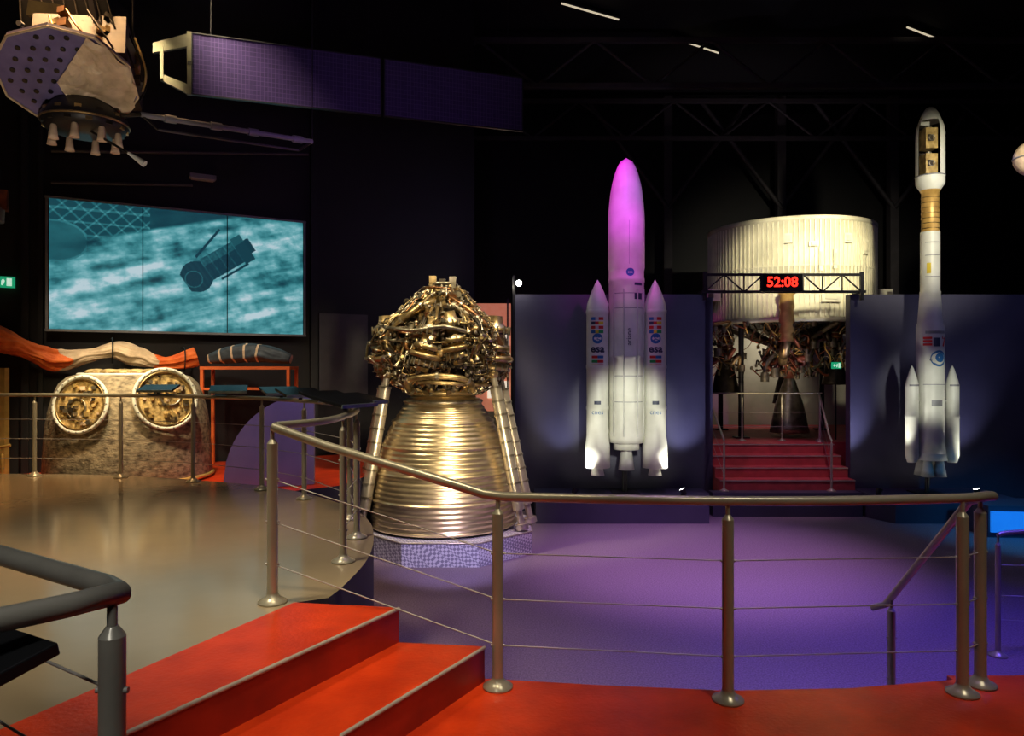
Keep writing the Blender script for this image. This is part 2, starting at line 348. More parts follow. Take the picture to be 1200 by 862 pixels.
b=MB(); b.lathe([(.36,2.45),(.30,2.6),(.34,2.75),(.42,2.85),(.42,3.15),(.48,3.17),(.48,3.24),(.40,3.26),(.36,3.5),(.2,3.62),(.05,3.66)],(EX,EY,0),'silver',40)
for z in(2.9,3.0,3.1): b.torus((EX,EY,z),.425,.018,'brass')
b.build('combustion_chamber',E)
HP=[(2.36,.50),(2.52,.70),(2.68,.94),(2.95,1.02),(3.25,1.02),(3.5,.92),(3.68,.70),(3.85,.52),(4.05,.36),(4.3,.26)]
def hullr(z,a=0):
    for (za,ra),(zb_,rb_) in zip(HP,HP[1:]):
        if z<=zb_: 
            r=ra+(rb_-ra)*max(0,(z-za))/(zb_-za); break
    else: r=.2
    return r*(1+.12*math.sin(3.1*a+1.7*z)+.07*math.sin(7*a-3*z))
b=MB(); b.lathe([(.3,2.45),(.55,2.6),(.76,2.8),(.80,3.2),(.72,3.5),(.46,3.75),(.2,3.95)],(EX,EY+.05,0),'darkm',28); b.build('dark_core',E)  # dark core added to close the view through the pipework
b=MB(); 
b.cyl((EX,EY,3.6),(EX,EY,4.0),.2,'silver',.14); b.box((EX,EY,4.04),(.5,.3,.07),'brass')
for a in range(10):
    an=a*math.pi/5+.3; b.tube([V(EX+.5*math.cos(an),EY+.5*math.sin(an),3.6),V(EX+.26*math.cos(an),EY+.26*math.sin(an),3.98),V(EX+.18*math.cos(an),EY+.18*math.sin(an),4.14)],.022,['darkm','silver','brass'][a%3],8)
b.torus((EX,EY,4.12),.2,.03,'silver'); b.box((EX-.15,EY-.12,4.16),(.11,.1,.16),'brass'); b.box((EX+.16,EY-.12,4.14),(.10,.1,.18),'silver'); b.box((EX,EY-.15,4.12),(.1,.1,.14),'darkm'); b.torus((EX,EY,4.0),.34,.02,'copper',(.1,.1,1)); b.build('gimbal_mount',E)
def pump(x,y,z,r,h,tilt):
    R=Matrix.Rotation(tilt,3,'Y')
    pr=[(.001,0),(r*.5,0),(r*.55,h*.08),(r,h*.12),(r,h*.2),(r*.8,h*.24),(r*.8,h*.4),(r*1.05,h*.42),(r*1.05,h*.5),(r*.7,h*.54),(r*.7,h*.7),(r*.9,h*.72),(r*.9,h*.8),(r*.5,h*.88),(r*.45,h),(.001,h)]
    b=MB(); b.lathe(pr,(x,y,z),'brass',28,R,mf=lambda i:['silver','brass','darkm','brass'][i%4] )
    for k in range(14):
        a=k*2*math.pi/14
        for hh in(.10,.40,.70): b.cyl(V(x,y,z)+R@V(r*.98*math.cos(a),r*.98*math.sin(a),h*hh),V(x,y,z)+R@V(r*.98*math.cos(a),r*.98*math.sin(a),h*(hh+.13)),.013,'silver',seg=6)
    b.torus(V(x,y,z)+R@V(0,0,h*.3),r*1.1,r*.22,'brass',R@V(0,0,1)); b.build('turbopump',E)
pump(EX-.80,EY-.35,2.66,.22,.94,-.06); pump(EX+.78,EY-.35,2.66,.24,.94,.06); pump(EX-.25,EY-.80,2.75,.19,.80,.25)
pump(EX+.32,EY-.78,2.85,.18,.80,-.2)
def pt(a,r,z): return V(EX+r*math.sin(a),EY-r*math.cos(a),z)
ducts=[[(-1.2,.95,2.7),(-1.2,1.0,3.1),(-.9,.85,3.45),(-.4,.6,3.75),(0,.3,3.85)],[(1.2,.9,2.65),(1.25,1.02,3.2),(.8,.85,3.5),(.3,.6,3.75)],
 [(-.7,.7,2.45),(-.5,.9,2.62),(0,.92,2.68),(.5,.9,2.62),(.8,.7,2.45)],[(-.3,.5,3.9),(-.5,.8,3.65),(-.9,1.0,3.3),(-.8,1.02,2.95)],[(.1,.35,3.95),(.5,.7,3.75),(.9,.95,3.4),(1.1,1.05,3.05),(.9,.8,2.65)],
 [(-1.4,.95,3.35),(-.9,1.0,3.4),(-.4,.95,3.35),(.1,.98,3.4),(.6,.95,3.3)]]
for i,d in enumerate(ducts):
    p=catmull([pt(*q) for q in d],7); r=[.06,.055,.045,.036,.04,.03][i]
    b=MB(); b.tube(p,r,['brass','silver','brass','brass','copper','silver'][i],14)
    for k in range(0,len(p),max(1,len(p)//4)):
        t=frames(p)[k][0]; b.cyl(p[k]-t*.02,p[k]+t*.02,r*1.4,'silver')
    b.build('duct',E)
rnd=random.Random(3)
def randpipe(b,rs,scale=1.0):
    a=rnd.uniform(-1.75,1.75); z=rnd.uniform(2.42,3.95); n=rnd.choice([3,4,5]); q=[]
    for k in range(n):
        zz=min(max(z,2.40),4.05); q.append(pt(a,hullr(zz,a)*rnd.uniform(.82,1.02),zz))
        if rnd.random()<.42: a+=rnd.uniform(-.32,.32)*scale
        else: z+=rnd.uniform(-.38,.38)*scale
    p=catmull(q,5); r=rnd.choice(rs); b.tube(p,r,rnd.choice(['brass','silver','brass','copper','brass','darkm','silver','darkm']),7)
    for k in (0,-1):
        t=(p[1]-p[0]).normalized() if k==0 else (p[-1]-p[-2]).normalized(); b.cyl(p[k]-t*.018,p[k]+t*.022,r*1.8,'silver',seg=8)
for i in range(95):
    b=MB(); randpipe(b,[.009,.012,.016,.020,.026],.8); b.build('pipe',E)
b=MB()
for i in range(340): randpipe(b,[.005,.007,.010],.6)
b.build('small_tubing',E,kind='stuff')
def gadget(b,s):
    a=rnd.uniform(-1.65,1.65); z=rnd.uniform(2.45,4.0); c=pt(a,hullr(z,a)*rnd.uniform(.78,.98),z)
    R=Matrix.Rotation(rnd.uniform(0,3),3,'X')@Matrix.Rotation(rnd.uniform(0,3),3,'Z'); mm=rnd.choice(['brass','brass','darkm','copper','silver','darkm'])
    k=rnd.random()
    if k<.45:
        b.cyl(c-R@V(0,0,s),c+R@V(0,0,s),s*.55,mm); b.cyl(c-R@V(0,0,s*.6),c-R@V(0,0,s*.4),s*.8,'silver'); b.cyl(c+R@V(0,0,s),c+R@V(0,0,s*1.5),s*.25,'brass',seg=8)
        for j in range(6): b.cyl(c+R@V(s*.7*math.cos(j),s*.7*math.sin(j),-s*.7),c+R@V(s*.7*math.cos(j),s*.7*math.sin(j),-s*.3),s*.09,'silver',seg=6)
    elif k<.6: b.sphere(c,s*.8,mm,14,8); b.cyl(c,c+R@V(0,0,s*1.4),s*.3,'silver',seg=10)
    else: b.box(c,(s*1.5,s,s*1.2),mm,R); b.cyl(c,c+R@V(0,0,s*1.2),s*.35,'brass',seg=10); b.cyl(c,c+R@V(s*1.1,0,0),s*.25,'silver',seg=8)
for i in range(98):
    b=MB(); gadget(b,rnd.uniform(.04,.09)); b.build('valve',E)
b=MB()
for i in range(650): gadget(b,rnd.uniform(.015,.038))
b.build('fitting',E,kind='stuff')
b=MB(); b.torus((EX,EY,2.58),.78,.03,'brass',(.05,0,1),seg=48)
for k in range(14):
    a=k*2*math.pi/14; b.cyl((EX+.76*math.cos(a),EY+.76*math.sin(a),2.58),(EX+.45*math.cos(a),EY+.45*math.sin(a),2.42),.022,'silver',seg=8)
b.build('manifold_ring',E)
for sx in(-1,1):
    for k in(0,1):
        top=V(EX+sx*(.80+.10*k),EY-.50+.42*k,2.72-.05*k); bot=V(EX+sx*(1.22 if k==0 else 1.36)+.03,EY-.55+.50*k,.37)
        b=MB(); dr=(bot-top); Ls=dr.length; t=dr.normalized()
        b.cyl(top,bot,.05,'chrome',seg=14)
        b.cyl(top+t*.20,bot-t*.30,.09,'chrome',seg=16)
        for q in [i*.21+.20 for i in range(9)]: b.cyl(top+t*q,top+t*(q+.03),.102,'silver',seg=16)
        b.cyl(bot-t*.08,bot,.10,'chrome',seg=14); b.sphere(top,.09,'brass'); b.build('support_strut',E)

# ================================================================ ROCKET MODELS
RD=13.5; S=RD/F
def rz(py): return CAMZ+(431-py)*S
def rx(px): return (px-600)*S
cx,cy=rx(734),RD
A=thing('rocket_model',(cx,cy,.45),'tall white rocket model with two boosters lit magenta','rocket model')
R0=.325
def ogive(r,z0,z1,n=12): return [(r*math.sqrt(max(0,1-(i/n)**1.9))*(1 if i<n else 0)+(.002 if i==n else 0),z0+(z1-z0)*i/n) for i in range(n+1)]
b=MB(); pr=[(.001,rz(518)),(R0*.96,rz(518)),(R0,rz(512)),(R0,rz(420)),(R0*1.03,rz(419)),(R0*1.03,rz(416)),(R0,rz(415)),(R0,rz(332)),(R0*1.03,rz(331)),(R0*1.03,rz(327)),(R0,rz(326)),(R0,rz(318))]
b.lathe(pr,(cx,cy,0),'white',48)
for a in(-.9,-.3,.5,1.1):
    b.tube([V(cx+(R0+.01)*math.sin(a),cy-(R0+.01)*math.cos(a),rz(510)),V(cx+(R0+.01)*math.sin(a),cy-(R0+.01)*math.cos(a),rz(340))],.012,'white2',6)
fn=wrap(cx,cy,0,R0)
for z in(345,362,440,470): decal_rect(b,fn,-.28,rz(z)-.006,.3,rz(z)+.006,'grey')
decal_disc(b,fn,.02,rz(321),.075,'blue'); decal_text(b,fn,.02,rz(321),'esa',.07,'white'); decal_rect(b,fn,.10,rz(352),.28,rz(345),'txt'); decal_rect(b,fn,.10,rz(336),.28,rz(333),'txt')
decal_text(b,fn,.0,rz(395),'ariane',.13,'txt',rot=math.pi/2); b.build('body',A)
b=MB(); b.lathe([(R0,rz(318)),(R0*1.04,rz(314)),(R0*1.04,rz(265))]+ogive(R0*1.04,rz(264),rz(185),16),(cx,cy,0),'white',48); decal_rect(b,wrap(cx,cy,0,R0*1.04),-.003,rz(312),.003,rz(262),'grey'); b.build('fairing',A)
b=MB(); b.lathe([(.10,rz(518)),(.09,rz(524)),(.12,rz(535)),(.15,rz(550)),(.13,rz(549))],(cx,cy,0),'white2',28); b.lathe([(.24,rz(518)),(.24,rz(526)),(.1,rz(527))],(cx,cy,0),'white',28)
b.build('nozzle',A)
for sx,px in((-1,700),(1,767)):
    bx=rx(px); by=cy-.04; r=.205
    bo=MB(); bo.lathe([(.001,rz(547)),(r*1.0,rz(547)),(r*1.13,rz(547)),(r*1.11,rz(522)),(r,rz(510)),(r,rz(480)),(r*1.04,rz(479)),(r*1.04,rz(476)),(r,rz(475)),(r,rz(432)),(r*1.04,rz(431)),(r*1.04,rz(428)),(r,rz(427)),(r,rz(368)),(r*1.04,rz(367)),(r*1.04,rz(364)),(r,rz(363))],(bx,by,0),'white',36)
    f=wrap(bx,by,0,r,-.12)
    decal_disc(bo,f,.0,rz(397),.095,'blue'); decal_text(bo,f,0,rz(397),'e',.14,'white'); decal_text(bo,f,0,rz(409),'esa',.20,'txt',bold=.006)
    for k in range(4):
        decal_rect(bo,f,-.12,rz(374+k*5)-.03,-.04,rz(374+k*5)+.025,['blue','txt','rede','blue'][k]);decal_rect(bo,f,-.04,rz(374+k*5)-.03,.02,rz(374+k*5)+.025,['white2','rede','white2','yel'][k]);decal_rect(bo,f,.02,rz(374+k*5)-.03,.11,rz(374+k*5)+.025,['rede','yel','rede','grn'][k])
    for k in range(3): 
        decal_rect(bo,f,-.11,rz(418+k*5)-.03,0,rz(418+k*5)+.02,['rede','grn','yel'][k]); decal_rect(bo,f,0,rz(418+k*5)-.03,.11,rz(418+k*5)+.02,['blue','rede','rede'][k])
    decal_text(bo,f,0,rz(482),'cnes',.12,'blue'); decal_rect(bo,f,-.06,rz(473),.06,rz(469),'txt')
    B=bo.build('booster',A)
    q=MB(); q.lathe([(r,rz(363)),(r*.94,rz(356)),(r*.60,rz(343)),(r*.20,rz(332)),(.002,rz(328))],(bx,by,0),'white',36); q.build('nose_cone',B)
    q=MB(); q.lathe([(r*.45,rz(547)),(r*.55,rz(552)),(r*.62,rz(556)),(r*.57,rz(556)),(r*.4,rz(548))],(bx,by,0),'white2',28); q.build('nozzle',B)
    q=MB(); q.cyl((bx,by,rz(357)),(cx+sx*R0*.8,cy,rz(357)),.03,'white2'); q.cyl((bx,by,rz(505)),(cx+sx*R0*.8,cy,rz(505)),.03,'white2'); q.build('booster_attachment',A)
q=MB(); q.cyl((cx,cy+.2,.455),(cx,cy+.2,rz(516)),.05,'blackm'); q.box((cx,cy+.2,.465),(.5,.5,.02),'blackm'); q.build('support_stand',A)

cx=rx(1090)
A=thing('rocket_model',(cx,cy,.45),'slender white rocket model with cutaway fairing and boosters','rocket model')
b=MB(); r1=.165; r2=.235
b.lathe([(.001,rz(530)),(r2*1.1,rz(530)),(r2,rz(515)),(r2,rz(382)),(r2*.9,rz(378)),(r1*1.05,rz(345)),(r1*1.08,rz(342)),(r1,rz(341)),(r1,rz(272))],(cx,cy,0),'white',40)
f=wrap(cx,cy,0,r2)
decal_disc(b,f,.03,rz(420),.15,'blue'); decal_disc(b,f,.03,rz(420),.11,'white',off=.006); decal_disc(b,f,.045,rz(419),.085,'blue',off=.008); decal_text(b,f,-.11,rz(421),'e',.10,'txt',off=.012)
for k in range(3): decal_rect(b,f,-.24,rz(405)+k*.06,-.09,rz(405)+k*.06+.04,'rede')
decal_rect(b,f,-.07,rz(406),.05,rz(396),'txt'); decal_text(b,f,.15,rz(401),'7',.24,'rede',bold=.009); decal_rect(b,f,-.2,rz(390)-.02,.2,rz(388),'grey'); decal_rect(b,f,-.24,rz(450)-.006,.24,rz(450)+.006,'grey'); decal_rect(b,f,-.1,rz(475),.1,rz(468),'grey')
f1=wrap(cx,cy,0,r1)
for z in(285,300,325,355): decal_rect(b,f1,-.17,rz(z)-.006,.17,rz(z)+.006,'grey')
decal_rect(b,f1,-.14,rz(321),-.07,rz(309),'yel'); b.build('body',A)
b=MB(); b.lathe([(r1,rz(272)),(r1*.9,rz(271)),(r1*.9,rz(226)),(r1,rz(225)),(r1*1.05,rz(223))],(cx,cy,0),'yellowish',32)
for k in range(7): b.torus((cx,cy,rz(268-k*6)),r1*.93,.006,'brass')
b.build('upper_stage',A,label='golden tank section')
b=MB(); rf=.245
b.lathe([(r1,rz(224)),(rf,rz(216)),(rf,rz(210)),(rf,rz(207))],(cx,cy,0),'white',36)
a0=math.radians(-78); a1=math.radians(190)
fp=[(rf,rz(207)),(rf,rz(180)),(rf,rz(158)),(rf*.95,rz(150)),(rf*.8,rz(143))]
b.lathe(fp,(cx,cy,0),'white',30,a0=a0,a1=a1)
b.lathe([(x*.96,z) for x,z in fp],(cx,cy,0),'darkm',30,a0=a0,a1=a1)
b.lathe([(rf*.8,rz(143)),(rf*.6,rz(134)),(rf*.3,rz(127)),(.002,rz(125))],(cx,cy,0),'white',36); b.torus((cx,cy,rz(207)),rf,.012,'grey'); b.build('fairing',A)
for z0,z1 in((205,182),(176,152)):
    b=MB(); xc=cx-.05; b.box((xc,cy-.03,(rz(z0)+rz(z1))/2),(.22,.22,rz(z1)-rz(z0)),'gold'); b.cyl((xc,cy-.03,rz(z1)),(xc,cy-.03,rz(z1-3)),.05,'silver'); b.box((xc-.03,cy-.145,(rz(z0)+rz(z1))/2),(.10,.01,.12),'darkm'); b.torus((xc,cy-.15,(rz(z0)+rz(z1))/2),.05,.01,'silver',(0,1,0)); b.build('payload_satellite',A)
for px in(1067,1114):
    rb,tp,bt=.115,428,541; bx=rx(px); by=cy-.05
    q=MB(); q.lathe([(.001,rz(bt)),(rb*.7,rz(bt)),(rb*.85,rz(bt-4)),(rb,rz(bt-8)),(rb,rz(490)),(rb*1.05,rz(489)),(rb*1.05,rz(486)),(rb,rz(485)),(rb,rz(tp+24))],(bx,by,0),'white',28)
    decal_rect(q,wrap(bx,by,0,rb),-.1,rz(452),.1,rz(450),'grey'); B=q.build('booster',A)
    MB().lathe([(rb,rz(tp+24)),(rb*.85,rz(tp+18)),(rb*.3,rz(tp+4)),(.002,rz(tp))],(bx,by,0),'white',28).build('nose_cone',B)
    MB().cyl((bx,by,rz(470)),(cx,cy,rz(470)),.03,'white2').build('booster_attachment',A)
for a in range(4):
    an=math.pi/4+a*math.pi/2; X=cx+.16*math.cos(an); Y=cy+.16*math.sin(an)
    q=MB(); q.lathe([(.06,rz(530)),(.06,rz(537)),(.09,rz(548)),(.115,rz(557)),(.10,rz(556))],(X,Y,0),'white2',22); q.build('nozzle',A)
q=MB(); q.lathe([(r2*1.1,rz(530)),(r2*1.2,rz(538)),(r2*1.15,rz(538))],(cx,cy,0),'white',30); q.build('skirt',A)
q=MB(); q.cyl((cx,cy+.1,.455),(cx,cy+.1,rz(532)),.04,'blackm'); q.box((cx,cy+.1,.465),(.5,.5,.02),'blackm'); q.build('support_stand',A)

# ================================================================ ROCKET STAGE
sx=(925-600)/F*17.0; sy=17.0; sr=1.82
T=thing('rocket_stage',(sx,sy,1.25),'huge cream ribbed cylindrical rocket stage with exposed engines','rocket stage')
z0,z1=3.78,6.0
b=MB(); b.lathe([(sr*.97,z0),(sr*1.02,z0),(sr*1.02,z0+.08),(sr,z0+.09),(sr,z0+1.15),(sr*1.01,z0+1.16),(sr*1.01,z0+1.2),(sr,z0+1.21),(sr,z1-.1),(sr*1.02,z1-.09),(sr*1.02,z1),(sr*.96,z1),(sr*.96,z0)],(sx,sy,0),'cream',96)
for k in range(110):
    a=k*2*math.pi/110
    b.box((sx+sr*1.008*math.cos(a),sy+sr*1.008*math.sin(a),(z0+z1)/2),(.034,.022,z1-z0-.2),'creamrib',Matrix.Rotation(a,3,'Z'))
b.build('shell',T)
for u,v,w,h in((-.7,1.75,.16,.2),(-.2,1.62,.2,.10),(-.05,1.3,.07,.5),(.25,1.3,.07,.4),(.55,1.75,.18,.2),(1.1,1.6,.14,.3),(.15,.55,.4,.3)):
    q=MB(); fw=wrap(sx,sy,z0,sr+.03); p=fw((u,v,0)); R=Matrix.Rotation(u/sr,3,'Z'); q.box(p,(w,.06,h),'creamrib',R); q.box(p+R@V(0,-.035,0),(w*.6,.02,h*.6),'cream',R); q.build('access_hatch',T)
for k in(-1,1):
    q=MB(); q.box((sx+k*(sr+.12),sy-.5,4.45),(.3,.3,.26),'creamrib'); q.box((sx+k*(sr+.02),sy-.5,4.45),(.2,.15,.12),'blackm'); q.box((sx+k*(sr+.2),sy-.66,4.45),(.12,.04,.14),'silver'); q.build('attachment_lug',T)
for a in(-2.55,-.6,.75,2.4):
    X,Y=sx+sr*.95*math.cos(a),sy+sr*.95*math.sin(a); q=MB(); q.cyl((X,Y,1.26),(X,Y,z0),.06,'blackm'); q.box((X,Y,1.27),(.3,.3,.03),'blackm'); q.build('support_leg',T)
b=MB(); b.lathe([(.001,3.95),(1.3,3.9),(1.75,3.8)],(sx,sy,0),'darkm',40)
for k in range(8):
    a=k*math.pi/4+.3; b.cyl((sx+1.6*math.cos(a),sy+1.6*math.sin(a),3.8),(sx+.3*math.cos(a),sy+.3*math.sin(a),3.3),.05,'silver',seg=8)
b.build('thrust_frame',T)
fx=(922-600)/F*15.05
b=MB(); b.lathe([(.14,3.35),(.11,3.5),(.16,3.55),(.11,3.7),(.16,3.78),(.13,4.0),(.16,4.05),(.13,4.3),(.17,4.34),(.17,4.42),(.1,4.45)],(fx,15.05,0),'yellowish',24)
b.tube(catmull([V(fx,15.05,3.4),V(fx,15.2,3.1),V(fx+.2,15.8,2.95),V(fx+.3,16.2,3.1)],5),.10,'brass',12); b.build('feed_line',T,label='golden vertical feed line')
def stageeng(x,y,zt,s,mt):
    b=MB(); b.lathe([(.10*s,zt-.9*s),(.17*s,zt-1.1*s),(.30*s,zt-1.5*s),(.40*s,zt-2.0*s),(.42*s,zt-2.1*s),(.39*s,zt-2.1*s),(.28*s,zt-1.5*s)],(x,y,0),mt,28); 
    b.lathe([(.001,zt-.2*s),(.2*s,zt-.25*s),(.24*s,zt-.5*s),(.22*s,zt-.8*s),(.10*s,zt-.92*s)],(x,y,0),'fbrown',24)
    for k in range(4): b.torus((x,y,zt-(.35+.13*k)*s),.24*s,.025*s,['silver','brass'][k%2])
    b.build('engine',T)
ecx=(925-600)/F*16.3
stageeng(ecx,16.3,3.5,1.02,'silver'); stageeng((850-600)/F*16.6,16.6,3.8,.75,'darkm'); stageeng((978-600)/F*16.6,16.6,3.85,.68,'darkm'); stageeng(sx+.35,sy+1.1,3.6,.8,'darkm')
rnd=random.Random(11)
def stagepipe(b,rs):
    p=V(0,rnd.uniform(15.9,16.7),rnd.uniform(2.8,3.85)); e=rnd.choice([845,905,925,945,925,925,985]); p.x=(e-600)/F*p.y+rnd.uniform(-.35,.35); q=[]
    for k in range(4):
        q.append(p.copy()); p+=V(rnd.uniform(-.22,.22),rnd.uniform(-.12,.12),rnd.uniform(-.28,.28)); p.z=min(max(p.z,2.6),3.8)
    r=rnd.choice(rs); b.tube(catmull(q,5),r,rnd.choice(['fbrown','silver','brass','darkm','fbrown','yellowish']),8); b.cyl(q[-1]-V(0,0,r*2),q[-1]+V(0,0,r*2),r*1.8,'silver',seg=10)
for i in range(99):
    b=MB(); stagepipe(b,[.014,.02,.028,.038,.05]); b.build('pipe',T)
b=MB()
for i in range(240): stagepipe(b,[.008,.012,.018])
b.build('small_tubing',T,kind='stuff')

B=MB(); xa,xb=3.72,6.75; yb=14.0
for z in(4.27,4.6): B.box(((xa+xb)/2,yb,z),(xb-xa,.05,.05),'blackm')
n=8
for i in range(n):
    x0=xa+(xb-xa)*i/n; x1=xa+(xb-xa)*(i+1)/n; zz=(4.27,4.6) if i%2==0 else(4.6,4.27); B.cyl((x0,yb,zz[0]),(x1,yb,zz[1]),.016,'blackm',seg=6); B.cyl((x1,yb,4.27),(x1,yb,4.6),.014,'blackm',seg=6)
for x in(xa,xb): B.box((x,yb,4.38),(.06,.06,.55),'blackm'); B.box((x,yb+.12,4.27),(.12,.35,.05),'blackm')
B.build('lattice_beam',loc=((xa+xb)/2,yb,4.2),label='black steel lattice beam spanning the stage opening',cat='beam')
C=thing('digital_clock',(5.15,13.86,4.3),'black digital clock with red digits on lattice beam','clock')
MB().box((5.15,13.88,4.43),(.78,.12,.34),'glass').build('case',C,bevel=.01)
vs,fs=textgeo('52:08',.27,.004,.004); q=MB(); q.add([V(5.15+p.x,13.812-p.z,4.43+p.y) for p in vs],fs,'led'); q.build('digits',C,label='glowing red digits')

# ================================================================ VIDEO WALL
P0=at(57,385,11.5); P0.z=3.42; P1=at(355,390,13.5); P1.z=3.42; dx=(P1-P0); Wd=dx.length; ux=dx.normalized(); nn=V(ux.y,-ux.x,0); zb,zt=3.42,5.49
VW=thing('video_wall',((P0+P1)/2),'three-panel video wall showing spacecraft above teal Earth clouds','video screen')
def pic(u,v):
    st=V((u*.9+v*.5)*2.6,(v*1.0-u*.55)*9,3.3)
    n=noise.fractal(st,1.0,2.0,6)*.80+noise.fractal(V(u*14,v*11,1),.7,2.1,5)*.45
    br=.50+.62*n+.16*math.sin(3*(v-.45*u)+1.0)
    lim=v-(.64+.5*u)
    if lim>-.015:
        k=min(1,max(0,(lim+.015)/.03)); t=.10
        if u<.36:
            for ln in (math.sin((u*1.9+v)*55),math.sin((u*1.9-v)*55),math.sin(v*62)):
                if ln>.88:t+=.2
        else: t=.06+.12*n
        br=br*(1-k)+t*k
    if u<.13 and v<.85:
        dd=((u-.02)/.12)**2+((v-.68)/.16)**2
        if dd<1: br=.22+.1*n+(.15 if dd>.85 else 0)
    X=(u-.63)*1.93/1.05;Y=(v-.59)/1.05; a=math.radians(34); x=X*math.cos(a)+Y*math.sin(a); y=-X*math.sin(a)+Y*math.cos(a)
    s=None
    if -.30<x<-.10 and abs(y+.01)<.125-.05*((x+.2)/.1)**2: s=.03+.04*math.sin(x*160)
    if -.11<x<.20 and abs(y)<.095: s=.02+(.16 if y>.03 else 0)+(.12 if abs((x*14)%1-.5)<.07 else 0)+.10*noise.noise(V(x*50,y*50,5))
    if .18<x<.27 and abs(y)<.115: s=.06+(.12 if y>.05 else 0)
    if .27<=x<.31 and abs(y)<.06: s=.03
    if abs(y-.13-.35*(x+.1))<.010 and -.12<x<.16: s=.03
    if abs(y+.12)<.009 and -.05<x<.2: s=.03
    if math.hypot(x+.23,y+.015)<.060: s=.0
    if .060<math.hypot(x+.23,y+.015)<.068: s=.25
    if s is not None: br=max(0,s)
    br=max(0,min(1,br)); g=br**1.5
    return (.004+.06*g+.30*g**3,.030+.44*g,.045+.47*g,1)
for k in range(3):
    nx,nz=150,200; u0,u1=k/3+.002,(k+1)/3-.002; vs=[];cols=[]
    for j in range(nz+1):
        for i in range(nx+1):
            u=u0+(u1-u0)*i/nx; v=j/nz; vs.append(P0+ux*(u*Wd)+V(0,0,v*(zt-zb))+nn*.03); cols.append(pic(u,v))
    fs=[(j*(nx+1)+i,j*(nx+1)+i+1,(j+1)*(nx+1)+i+1,(j+1)*(nx+1)+i) for j in range(nz) for i in range(nx)]
    q=MB(); q.add(vs,fs,'screen'); o=q.build('screen_panel',VW)
    at_=o.data.color_attributes.new('pic','FLOAT_COLOR','POINT'); at_.data.foreach_set('color',[c for cc in cols for c in cc])
q=MB(); Rw=Matrix((ux,-nn,V(0,0,1))).transposed(); mid=(P0+P1)/2
q.box(V(mid.x,mid.y,(zb+zt)/2)-nn*.03,(Wd+.08,.1,zt-zb+.08),'blackm',Rw)
for z in(zb-.02,zt+.02): q.box(V(mid.x,mid.y,z)+nn*.02,(Wd+.1,.04,.035),'grey',Rw)
for u in(-.5,.5): q.box(V(mid.x,mid.y,(zb+zt)/2)+ux*u*(Wd+.05)+nn*.02,(.035,.04,zt-zb+.07),'grey',Rw)
q.build('frame',VW)
def onwall(px,py,off=.1):
    x,y=lw(px); return V(x,y,CAMZ+(431-py)/F*y)+nn*off
for px,w in((30,.10),(48,.06),(366,.12),(600,.06)):
    p=onwall(min(px,552),431); hh=ZC
    if px>560: p=V(.02,14.1,0); hh=4.6
    MB().box((p.x,p.y,hh/2),(w,w,hh-.01),'blackm',Rw).build('steel_column',label='black steel column standing against the wall',cat='column',loc=(p.x,p.y,0))
p=onwall(236,210,.16); q=MB(); q.box(p,(.42,.18,.07),'grey',Rw); q.box(p-V(0,0,.045),(.36,.14,.02),'pale',Rw); q.build('emergency_light',loc=p,label='small white emergency light on the black wall',cat='light')
MB().box(onwall(402,415,.03),(.95,.05,1.55),'door',Rw).build('door_1',kind='structure',label='dark grey door panel in wall')
for p1,p2 in(((60,178),(360,182)),((60,215),(225,218))):
    a=onwall(*p1,.08);b_=onwall(*p2,.08)
    MB().tube([a,b_],.03,'brace',8).build('wall_conduit',loc=a,label='dark conduit pipe running along the wall',cat='pipe')
q=MB(); p=onwall(4,240,.35)
q.box(p,(.18,.2,.3),'fbrown',Rw); q.cyl(p,p+V(.05,-.1,-.35),.06,'grey'); q.cyl(p+V(0,0,.15),p+V(-.02,0,.5),.02,'blackm'); q.box(p+nn*-.15,(.08,.3,.06),'blackm',Rw); q.build('stage_lamp',loc=p,label='dark red theatre lamp bracketed to the black wall',cat='lamp')
def exitsign(p,R,w=.42,h=.2,stand=None):
    o=thing('exit_sign',p,'green illuminated exit sign with white running figure','exit sign')
    MB().box(p,(w,.04,h),'exit',R).build('sign_box',o)
    q=MB()
    def pp(x,z): return p+R@V(x*w,-.024,z*h)
    q.add([pp(.18,-.35),pp(.38,-.35),pp(.38,.35),pp(.18,.35)],[(0,1,2,3)],'exitw')
    q.add([pp(-.38,0),pp(-.22,.28),pp(-.22,.1),pp(-.1,.1),pp(-.1,-.1),pp(-.22,-.1),pp(-.22,-.28)],[(0,1,2,3,4,5,6)],'exitw')
    q.add([pp(-.02,-.3),pp(.05,-.3),pp(.12,.1),pp(.05,.3),pp(-.02,.1)],[(0,1,2,3,4)],'exitw'); q.build('pictogram',o)
    if stand: MB().cyl((p.x,p.y+.03,stand),(p.x,p.y+.03,p.z),.018,'blackm').build('stand',o)
exitsign(onwall(3,331,.1),Rw,.34,.17); exitsign(V((980-600)/F*15.65,15.65,CAMZ+3/F*15.65),Matrix.Identity(3),.2,.14,1.255)
p=V((608-600)/F*14.0,14.0,CAMZ+99/F*14.0); L0=thing('wall_spotlight',p,'small bright spotlight fixed on the column top','spotlight')
MB().sphere(p-V(0,.05,0),.055,'bulb').build('bulb',L0); MB().cyl(p,p+V(0,.1,.05),.06,'blackm').build('housing',L0)
D=thing('display_case',(-.45,17,0),'glowing orange and white display cabinet in the gap','display case')
q=MB(); q.box((-.42,17.0,2.15),(.95,.3,4.3),'lit'); q.build('cabinet',D)
q=MB(); 
for i,z in enumerate((1.6,2.3,2.9,3.5)): q.box((-.42+(.1 if i%2 else -.1),16.83,z),(.5,.03,.4),'litw' if i%2 else 'pale')
q.box((-.1,16.83,2.4),(.04,.04,4),'blackm'); q.build('shelf_panel',D)

